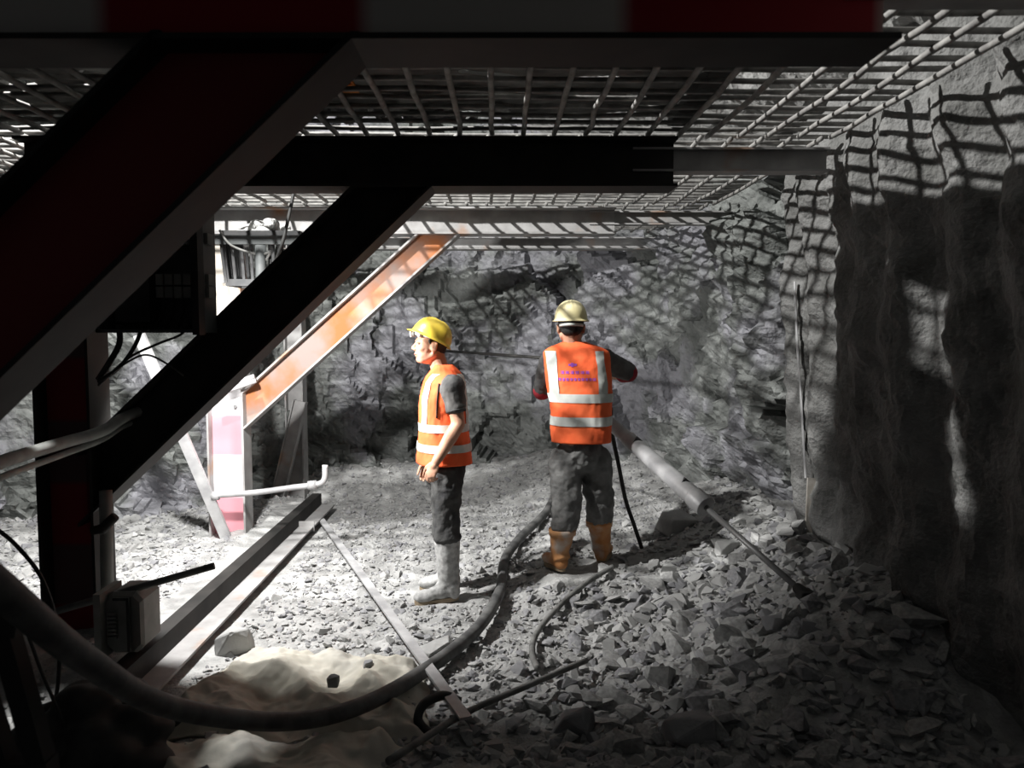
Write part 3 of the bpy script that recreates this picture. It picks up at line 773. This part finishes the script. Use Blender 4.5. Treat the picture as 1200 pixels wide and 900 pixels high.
class Torso:
    def __init__(s, rings, R, n=2.6): s.r = rings; s.R = R; s.n = n
    def ring(s, z):
        r = s.r
        for a, b in zip(r, r[1:]):
            if z <= b[0]:
                t = max(0, (z - a[0]) / (b[0] - a[0])); return [a[i] + (b[i] - a[i])*t for i in range(5)]
        return r[-1]
    def pt(s, th, z, off=0):
        _, rx, ry, cx, cy = s.ring(z); c, q = math.cos(th), math.sin(th)
        x = (rx+off)*math.copysign(abs(c)**(2/s.n), c); y = (ry+off)*math.copysign(abs(q)**(2/s.n), q)
        wr = .010*math.sin(th*5 + z*23) + .045*fb((math.cos(th)*1.6, math.sin(th)*1.6 + cx, z*7), 3) + .02*fb((math.cos(th)*6, math.sin(th)*6 + cx, z*14), 2)
        x *= 1 + wr; y *= 1 + wr
        return V((cx, cy, z)) + s.R @ V((x, y, 0))
    def shell(s, b, z0, z1, nz=64, nt=110, off=0):
        b.loft([[s.pt(2*PI*j/nt, z0 + (z1-z0)*i/nz, off) for j in range(nt)] for i in range(nz+1)], cap=(False, False))
    def th_at(s, x, z, back=True):
        rx = s.ring(z)[1]; c = max(-.999, min(.999, x/rx)); c = math.copysign(abs(c)**(s.n/2), c)
        a = math.acos(c); return -a if back else a
    def patch(s, b, tha, thb, z0, z1, off=.004, nu=40, nv=6, xs=None, back=True):
        """patch between angles, or between local x values when xs is given"""
        o = len(b.v)
        for i in range(nu+1):
            for j in range(nv+1):
                z = z0 + (z1-z0)*i/nu if xs else z0 + (z1-z0)*j/nv
                if xs:
                    x = xs[0] + (xs[1]-xs[0])*j/nv; th = s.th_at(x, z, back)
                else: th = tha + (thb-tha)*i/nu
                b.v.append(s.pt(th, z, off))
        for i in range(nu):
            for j in range(nv):
                a = o+i*(nv+1)+j; b.f.append((a, a+1, a+nv+2, a+nv+1))
def helmet(root, c, R, mat, name='helmet'):
    P = lambda x, y, z: V(c) + R @ V((x, y, z)); b = MB(); rings = []; n = 48
    prof = [(90, 1)] 
    for i in range(1, 13):
        ph = math.radians(90 - 90*i/12.); ring = []
        for j in range(n):
            th = 2*PI*j/n; rr = math.cos(ph) ** .85
            ridge = .006*math.exp(-((math.cos(th))/.10)**2)*(1 - sm(.75, 1.0, rr))
            ridge += .004*math.exp(-((abs(math.cos(th))-.34)/.08)**2)*(1 - sm(.7, .95, rr))*sm(.15, .4, rr)
            ring.append(P(.104*rr*math.cos(th), .127*rr*math.sin(th), .122*math.sin(ph) + ridge))
        rings.append(ring)
    for (o_, z) in ((.008, -.006), (.013, -.011), (.012, -.015), (.003, -.010), (-.004, .004)):
        ring = []
        for j in range(n):
            th = 2*PI*j/n; vis = max(0, math.sin(th))**3 * (.020 if o_ > .004 else 0) * (o_/.013)
            ring.append(P((.104+o_)*math.cos(th), (.127+o_+vis)*math.sin(th), z - .25*vis))
        rings.append(ring)
    b.loft(rings, cap=(True, False)); o = b.build(name, mat, root); bake(o, [('SUBSURF', dict(levels=1, render_levels=1))]); o.data.shade_smooth(); return o
def glyphs(root, T, x0, x1, zc, h, n, seed, mat='ink'):
    """a row of worn square printed characters following the back of the vest"""
    r = random.Random(seed); w = (x1-x0)/n
    for k in range(n):
        b = MB(); cx = x0 + (k+.5)*w; hw = w*.38
        strokes = []
        for q in range(3): strokes.append((cx-hw, cx+hw, zc - h*.45 + h*.42*q + r.uniform(-.001, .001), .0022, 'h'))
        for q in (r.choice([-.7, -.4, 0]), r.choice([.7, .3])): strokes.append((cx+q*hw, 0, zc, h*.5, 'v'))
        for st_ in strokes:
            if st_[4] == 'h': T.patch(b, 0, 0, st_[2]-.0016, st_[2]+.0016, .003, 2, 3, xs=(st_[0], st_[1]))
            else: T.patch(b, 0, 0, zc-st_[3], zc+st_[3], .003, 3, 2, xs=(st_[0]-.0017, st_[0]+.0017))
        g = b.build('printed_character', mat, None, origin=root.location); g.parent = root.children[0] if False else VESTP; g.location = V((0, 0, 0))

# ---- man in profile, on the left
D1 = 4.7
g1 = 0.0
root = thing('person', 'man seen in profile, yellow helmet and orange vest, facing left, arm hanging', 'person', G(515, 700, gz(-.32, 4.7)))
fw = V((-.97, -.22, 0)).normalized(); R1 = frame(fw); rt = R1 @ V((1, 0, 0))     # his right points away from the viewer
hc = W(504, 405, D1); Rh = frame((-.96, -.28, .04))
nb = W(519, 441, D1); pel = W(521, 552, D1)
body = MB(); head(body, hc, Rh)
body.cap(hc + Rh @ V((0, -.03, -.03)), nb + V((0, 0, -.02)), .052, .058)
body.cap(nb + V((0, 0, -.10)), pel, .12, .12); 
shL = nb - rt*.165 + V((.03, 0, -.055)); shR = nb + rt*.165 + V((.0, 0, -.055))
elL = W(537, 497, 4.50); wrL = W(511, 541, 4.44)
elR = W(524, 500, 4.92); wrR = W(503, 540, 4.93)
body.cap(shL, shR, .07, .07)
for sh, el, wr_, sd in ((shL, elL, wrL, 1), (shR, elR, wrR, -1)):
    body.cap(sh.lerp(el, .15), el, .050, .041); body.cap(el, el.lerp(wr_, .35), .041, .043); body.cap(el.lerp(wr_, .35), wr_, .043, .028)
hand(body, wrL, W(503, 560, 4.42) - wrL, V((.05, -.9, .2)) + V((-.45, 0, 0)), .19, .75, 1)
hand(body, wrR, W(497, 560, 4.92) - wrR, V((-.3, .9, 0)), .185, .6, -1)
hipL = pel - rt*.09; hipR = pel + rt*.09
knL = W(523, 607, 4.60); anL = W(526, 686, 4.60); knR = W(521, 603, 4.80); anR = W(524, 676, 4.82)
for h, k, a_ in ((hipL, knL, anL), (hipR, knR, anR)):
    body.cap(h, k, .075, .05); body.cap(k, k.lerp(a_, .62), .05, .042)
organic(body, 'body', 'skin', root, .005, 7)
# face details
def eyes(root, hc, Rh):
    P = lambda x, y, z: hc + Rh @ V((x, y, z))
    for s in (-1, 1):
        b = MB(); b.ell(P(s*.031, .0765, .010), (.012, .006, .0045), Rh); b.build('eye', newmat('eye', (.10, .07, .06), .4), root, smooth=True)
        b = MB(); b.cap(P(s*.015, .0865, .030), P(s*.047, .0725, .030), .0034, .003, 6); b.build('eyebrow', 'hair', root, smooth=True)
    b = MB(); b.ell(P(0, .0905, -.0565), (.019, .006, .0028), Rh); b.build('mouth', newmat('mouth', (.30, .09, .08), .6), root, smooth=True)
eyes(root, hc, Rh)
b = MB(); b.ell(hc + Rh @ V((0, -.026, .032)), (.081, .090, .086), Rh, 20, 14); b.ell(hc + Rh @ V((0, -.056, -.015)), (.058, .045, .05), Rh)
for s_ in (-1, 1): b.cap(hc + Rh @ V((s_*.072, .018, .03)), hc + Rh @ V((s_*.073, .012, .004)), .012, .006)
organic(b, 'hair', 'hair', root, .006, 2)
# helmet, tipped back
Rhel = Rh @ Euler((math.radians(24), 0, 0)).to_matrix()
hh = helmet(root, hc + Rh @ V((0, -.006, .046)), Rhel, 'helmet_y')
P = lambda x, y, z: hc + Rh @ V((x, y, z))
b = MB(); pts = []
for k in range(25):
    a = math.radians(-60 + 300*k/24); pts.append(P(.083*math.cos(a), -.004 + .098*math.sin(a), .052 + .022*math.sin(a)))
b.tube(pts, .008, 6, ell=1.8); b.build('head_band', 'lens', root, smooth=True)
b = MB(); b.ell(P(0, .104, .066), (.026, .017, .018), Rh); b.build('headlamp', 'casing', root, smooth=True)
b = MB(); b.tube([P(.0, .112, .066), P(0, .126, .064)], [.017, .019], 12); b.build('headlamp_glass', 'lens', root, smooth=True)
b = MB(); b.ell(P(-.055, .078, .062), (.022, .014, .016), Rh); b.build('goggle', 'lens', root, smooth=True)
b = MB(); pts = [P(.085, -.02, .03), P(.066, .015, -.07), P(.0, .045, -.116), P(-.066, .015, -.07), P(-.085, -.02, .03)]
# shirt
b = MB(); b.cap(shL + V((0, 0, .004)), shL.lerp(elL, .50), .074, .066); b.cap(shR + V((0, 0, .01)), shR.lerp(elR, .52), .074, .064)
b.cap(shL + V((0, 0, .0)), shR, .080, .080); b.cap(nb + V((0, 0, -.08)), pel + V((0, 0, .08)), .128, .13)
organic(b, 'shirt', 'shirt', root, .008, 4, .018, TEXW)
b = MB(); q = shL.lerp(elL, .62); b.tube([q, q + (elL-shL).normalized()*.012], [.060, .060], 18, cap=False); o = b.build('sleeve_hem', 'black', root, smooth=True); bake(o, [('SOLIDIFY', dict(thickness=.006))])
# vest
hx = W(521, 541, D1); sx = W(520, 437, D1); zz = lambda y: W(520, y, D1).z
cx = lambda y: W(521 if y > 480 else 519, y, D1)
rings = []
for y, rx, ry, px in ((541, .205, .168, 520.5), (520, .200, .160, 520), (490, .195, .148, 519), (465, .195, .140, 519), (447, .192, .125, 520), (440, .170, .108, 521), (434, .125, .085, 521), (429, .082, .066, 520), (427, .068, .060, 519)):
    c_ = W(px, y, D1); rings.append((c_.z, rx, ry, c_.x, c_.y))
T1 = Torso(rings, R1, 2.3)
b = MB(); T1.shell(b, rings[0][0], rings[-1][0]); VESTP = o = b.build('safety_vest', 'vest', root); bake(o, [('SOLIDIFY', dict(thickness=.007, offset=-1))]); o.data.shade_smooth()
def child_of(v, b, name, mat, label=None):
    o = b.build(name, mat, None, smooth=True, origin=v.parent.location); o.parent = v; o.location = V((0, 0, 0))
    if label: o['label'] = label
    return o
for za, zb_ in ((zz(494), zz(503)), (zz(517), zz(526))):
    b = MB(); T1.patch(b, 0, 2*PI, za, zb_, .004, 90, 3); child_of(o, b, 'reflective_stripe', 'refl')
for xs in ((-.135, -.085), (.085, .135)):
    for bk in (True, False):
        b = MB(); T1.patch(b, 0, 0, zz(494), zz(437), .004, 30, 4, xs=xs, back=bk); child_of(o, b, 'reflective_stripe', 'refl')
# black arm-hole edge in front of the sleeve
b = MB(); pts = []
for k in range(15):
    a = PI*(k/14); pts.append(shL + R1 @ V((0, .070*math.cos(a), 0)) + V((0, 0, .035 + .03*math.sin(a) - (.18 if False else 0))) - rt*.03)
pts = [T1.pt(PI - .40, zz(y), .003) for y in (486, 476, 466, 456, 447)] 
b.tube(catmull(pts, 4), .005, 6); child_of(o, b, 'arm_hole_binding', 'black')
b = MB(); pts = [nb + R1 @ V((.064*math.cos(2*PI*k/20), .062*math.sin(2*PI*k/20) + .01, .035 - .02*math.sin(2*PI*k/20))) for k in range(21)]
b.tube(pts, .003, 6); b.build('neck_cord', 'black', root, smooth=True)
# trousers
b = MB(); b.cap(pel + V((0, 0, .09)), pel + V((0, 0, -.01)), .128, .130)
for h, k, a_ in ((hipL, knL, anL), (hipR, knR, anR)):
    b.cap(h, k, .105, .082); m_ = k.lerp(a_, .28); b.cap(k, m_, .082, .086); b.ell(m_ - V((0, 0, .0)), (.094, .094, .038))
organic(b, 'trousers', 'trouser_k', root, .009, 4, .028, TEXW)
for an, kn, hx_, toe_, in ((anL, knL, (537, 699, 4.60), (486, 699, 4.52)), (anR, knR, (537, 688, 4.82), (492, 686, 4.76))):
    hg = W(*hx_); gzv = hg.z; tp = kn.lerp(an, .31); tt = W(*toe_)
    hg.z = gz(hg.x, hg.y) + .01; tt.z = gz(tt.x, tt.y) + .01
    boot(root, tp, V((hg.x - .06, hg.y, hg.z + .11)), hg, tt, 'boot_g', .082, .062)

# ---- man drilling, seen from behind
D2 = 4.85
root = thing('person', 'man seen from behind in a cream helmet and orange vest, working at the rock drill', 'person', G(680, 672, .1))
R2 = frame((.17, .985, 0)); rt = R2 @ V((1, 0, 0))
hc = W(669, 384, D2); Rh = frame((.05, 1, -.06)); nb = W(673, 409, D2); pel = W(681, 528, D2)
body = MB(); head(body, hc, Rh); body.cap(hc + Rh @ V((0, -.03, -.03)), nb + V((0, 0, -.02)), .055, .062)
body.cap(nb + V((0, 0, -.10)), pel, .12, .12)
shL = W(645, 425, 4.91); shR = W(707, 422, 4.98)
elL = W(635, 459, 5.0); wrL = W(655, 447, 5.21); elR = W(737, 437, 5.10); wrR = W(712, 440, 5.28)
body.cap(shL, shR, .07, .07)
for sh, el, wr_ in ((shL, elL, wrL), (shR, elR, wrR)):
    body.cap(sh.lerp(el, .15), el, .050, .042); body.cap(el, el.lerp(wr_, .35), .042, .043); body.cap(el.lerp(wr_, .35), wr_, .043, .028)
hand(body, wrL, V((.35, .5, .0)), V((0, 0, 1)), .19, 1.0, -1); hand(body, wrR, V((-.35, .5, 0)), V((0, 0, 1)), .19, 1.0, 1)
hipL = W(663, 540, D2); hipR = W(698, 540, D2+.03)
knL = W(664, 597, 4.80); anL = W(655, 662, 4.80); knR = W(703, 590, 4.92); anR = W(702, 648, 4.98)
for h, k, a_ in ((hipL, knL, anL), (hipR, knR, anR)):
    body.cap(h, k, .075, .05); body.cap(k, k.lerp(a_, .62), .05, .042)
organic(body, 'body', 'skin', root, .005, 7)
b = MB(); b.ell(hc + Rh @ V((0, -.024, .028)), (.082, .092, .088), Rh, 20, 14); b.ell(hc + Rh @ V((0, -.058, -.022)), (.062, .046, .040), Rh)
organic(b, 'hair', 'hair', root, .006, 2)
P = lambda x, y, z: hc + Rh @ V((x, y, z))
b = MB(); T = [P(.075*math.cos(a), -.02 + .105*math.sin(a), .012) for a in [math.radians(200 + 140*k/14) for k in range(15)]]
b.tube(T, .007, 6, ell=1.6); b.build('head_band', 'refl', root, smooth=True)
helmet(root, hc + Rh @ V((0, 0, .052)), Rh @ Euler((math.radians(3), 0, 0)).to_matrix(), 'helmet_c')
b = MB(); b.cap(shL + V((0, 0, .004)), shL.lerp(elL, .95), .074, .062); b.cap(shR + V((0, 0, .004)), shR.lerp(elR, .95), .076, .066); b.cap(shL, shR, .078, .078)
b.cap(nb + V((0, 0, -.08)), pel + V((0, 0, .08)), .128, .13)
organic(b, 'shirt', 'shirt', root, .008, 4, .018, TEXW)
for sh, el, wr_, rr in ((shL, elL, wrL, .062), (shR, elR, wrR, .066)):
    b = MB(); u = (wr_ - el).normalized(); q = el + V((0, 0, 0)); b.cap(sh.lerp(el, .97), el + u*.05, rr, rr*.95); organic(b, 'cuff', 'cuff', root, .007, 3, .006)
b = MB(); pts = [nb + V((.066*math.cos(2*PI*k/20), .064*math.sin(2*PI*k/20), .028)) for k in range(21)]
b.tube(pts, .009, 7); b.build('collar', 'refl', root, smooth=True)
zz = lambda y: W(680, y, D2).z
rings = []
for y, rx, ry, px in ((517, .188, .150, 681), (500, .192, .148, 681), (470, .198, .145, 680), (440, .208, .145, 678), (420, .214, .135, 676), (412, .205, .120, 675), (407, .165, .10, 674), (403, .105, .080, 673), (400.5, .073, .072, 673)):
    c_ = W(px, y, D2); rings.append((c_.z, rx, ry, c_.x, c_.y))
T2 = Torso(rings, R2, 2.5)
b = MB(); T2.shell(b, rings[0][0], rings[-1][0]); VESTP = o = b.build('safety_vest', 'vest', root); bake(o, [('SOLIDIFY', dict(thickness=.007, offset=-1))]); o.data.shade_smooth()
for za, zb_ in ((zz(470), zz(460)), (zz(497), zz(486.5))):
    b = MB(); T2.patch(b, 0, 2*PI, za, zb_, .004, 90, 3); child_of(o, b, 'reflective_stripe', 'refl')
for xs in ((-.185, -.115), (.125, .175)):
    for bk in (True, False):
        b = MB(); T2.patch(b, 0, 0, zz(460), zz(411), .004, 30, 4, xs=xs, back=bk); child_of(o, b, 'reflective_stripe', 'refl')
b = MB(); [T2.patch(b, 0, 0, zz(426.5)-h_, zz(426.5)+h_, .003, 6, 4, xs=(xa_, xb_)) for xa_, xb_, h_ in ((-.045, -.032, .006), (-.030, -.012, .012), (-.010, .005, .007))]; child_of(o, b, 'printed_emblem', 'ink')
glyphs(root, T2, -.10, .08, zz(435), .017, 6, 3)
glyphs(root, T2, -.115, .115, zz(443), .016, 10, 6)
b = MB(); b.cap(pel + V((0, 0, .05)), pel + V((0, 0, -.02)), .128, .135)
for h, k, a_ in ((hipL, knL, anL), (hipR, knR, anR)):
    b.cap(h, k, .108, .094); m_ = k.lerp(a_, .22); b.cap(k, m_, .094, .092)
organic(b, 'trousers', 'trouser_g', root, .009, 4, .034, TEXW)
for an, kn, hg, tt, tpy in ((anL, knL, W(661, 676, 4.80), W(640, 672, 4.98), (659, 620, 4.80)), (anR, knR, W(703, 664, 4.97), W(712, 655, 5.22), (702, 610, 4.95))):
    hg.z = gz(hg.x, hg.y) + .02; tt.z = gz(tt.x, tt.y) + .02
    f = (tt-hg).normalized(); boot(root, W(*tpy), V((hg.x, hg.y, hg.z + .11)) + f*.05, hg, tt, 'boot_o', .083, .060, band='boot_o')

# ---- rock drill held by the second man
a_ = W(645, 420, 5.72); far = W(519, 411, 7.85); ax = (a_ - far).normalized()
t = thing('rock_drill', 'rock drill in front of the second man, its grey air leg slanting down right', 'drill', W(943, 742, 3.62))
b = MB(); e = a_ + ax*.06; b.tube([e, e + ax*.07, e + ax*.08, e + ax*.34, e + ax*.36, e + ax*.46], [.035, .04, .062, .062, .045, .045], 14); b.build('drill_body', 'casing', t, smooth=False)
b = MB(); q = e + ax*.46; b.tube(catmull([q, q + ax*.04 + V((0, 0, .05)), q + ax*.09 + V((0, 0, .03)), wrR + V((.0, .08, .0))], 5), .016, 8); b.build('handle', 'black', t, smooth=True)
b = MB(); b.tube([far, a_ + ax*.08], .013, 8); b.build('drill_steel', 'steel_dark_shaded', t, smooth=True)
L0 = W(705, 487, 5.2); L1 = W(829, 621, 4.37); L2 = W(943, 741, 3.62)
L2.z = max(L2.z, gz(L2.x, L2.y)+.02); dr = (L2 - L0).normalized(); 
b = MB(); b.tube([e + ax*.30, L0], [.03, .038], 9); b.build('swivel', 'steel_dark_shaded', t, smooth=True)
mid = L0 + dr*((L1-L0).length)
b = MB(); b.tube([L0, L0 + dr*.32, L0 + dr*.325, mid - dr*.12, mid - dr*.115, mid], [.044, .044, .051, .055, .062, .062], 18); o = b.build('air_leg_cylinder', 'galv', t, smooth=True)
bake(o, [('BEVEL', dict(width=.006, segments=2, limit_method='ANGLE'))])
for k in (.34, .78): 
    b = MB(); q = L0 + dr*(mid-L0).length*k; b.box(q + V((.02, -.052, .02)), (.04, .03, .045), Euler((0, .7, 0)).to_matrix()); b.build('valve', 'black', t)
b = MB(); b.tube([mid, L2 - dr*.03], .0165, 10); o = b.build('piston_rod', 'bolt', t, smooth=True); o['label'] = 'thin shiny piston rod'
b = MB(); b.cap(L2 - dr*.05, L2, .028, .034); b.box(L2, (.07, .09, .05)); organic(b, 'foot', 'steel_dark_shaded', t, .006, 2)
hose('air_hose', [W(716, 478, 5.18), W(717, 505, 5.1), W(725, 545, 5.12), W(733, 585, 5.15), W(743, 615, 5.15), onground(752, 642, .05)], .014, 'black', 'thin black hose hanging from the drill beside the right hip of the drilling man', 'hose')


# ------------------------------------------------------------------ light
def spot(name, loc, aim, power, half, blend, size, col):
    l = bpy.data.lights.new(name, 'SPOT'); l.energy = power; l.spot_size = math.radians(half*2); l.spot_blend = blend; l.shadow_soft_size = size; l.color = col
    o = bpy.data.objects.new(name, l); COL.objects.link(o); o.location = loc
    o.rotation_euler = (V(aim) - V(loc)).to_track_quat('-Z', 'Y').to_euler(); return o
spot('work_lamp', (-1.625, 4.16, 1.87), (-1.26, 5.6, 0), 380, 73, .5, .05, (1.0, .985, .97))
spot('flood_lamp', (-2.04, 3.4, 4.4), (.9, 5.3, 2.0), 1350, 72, .3, .05, (1.0, .99, .97))
w = bpy.data.worlds.new('w'); S.world = w; w.use_nodes = True
w.node_tree.nodes['Background'].inputs[0].default_value = (.9, .95, 1.0, 1); w.node_tree.nodes['Background'].inputs[1].default_value = .04
S.view_settings.view_transform = 'Standard'; S.view_settings.look = 'None'; S.view_settings.gamma = 1; S.view_settings.use_curve_mapping = False
S.view_settings.exposure = 0
S.cycles.max_bounces = 6; S.cycles.diffuse_bounces = 4; S.cycles.use_denoising = True
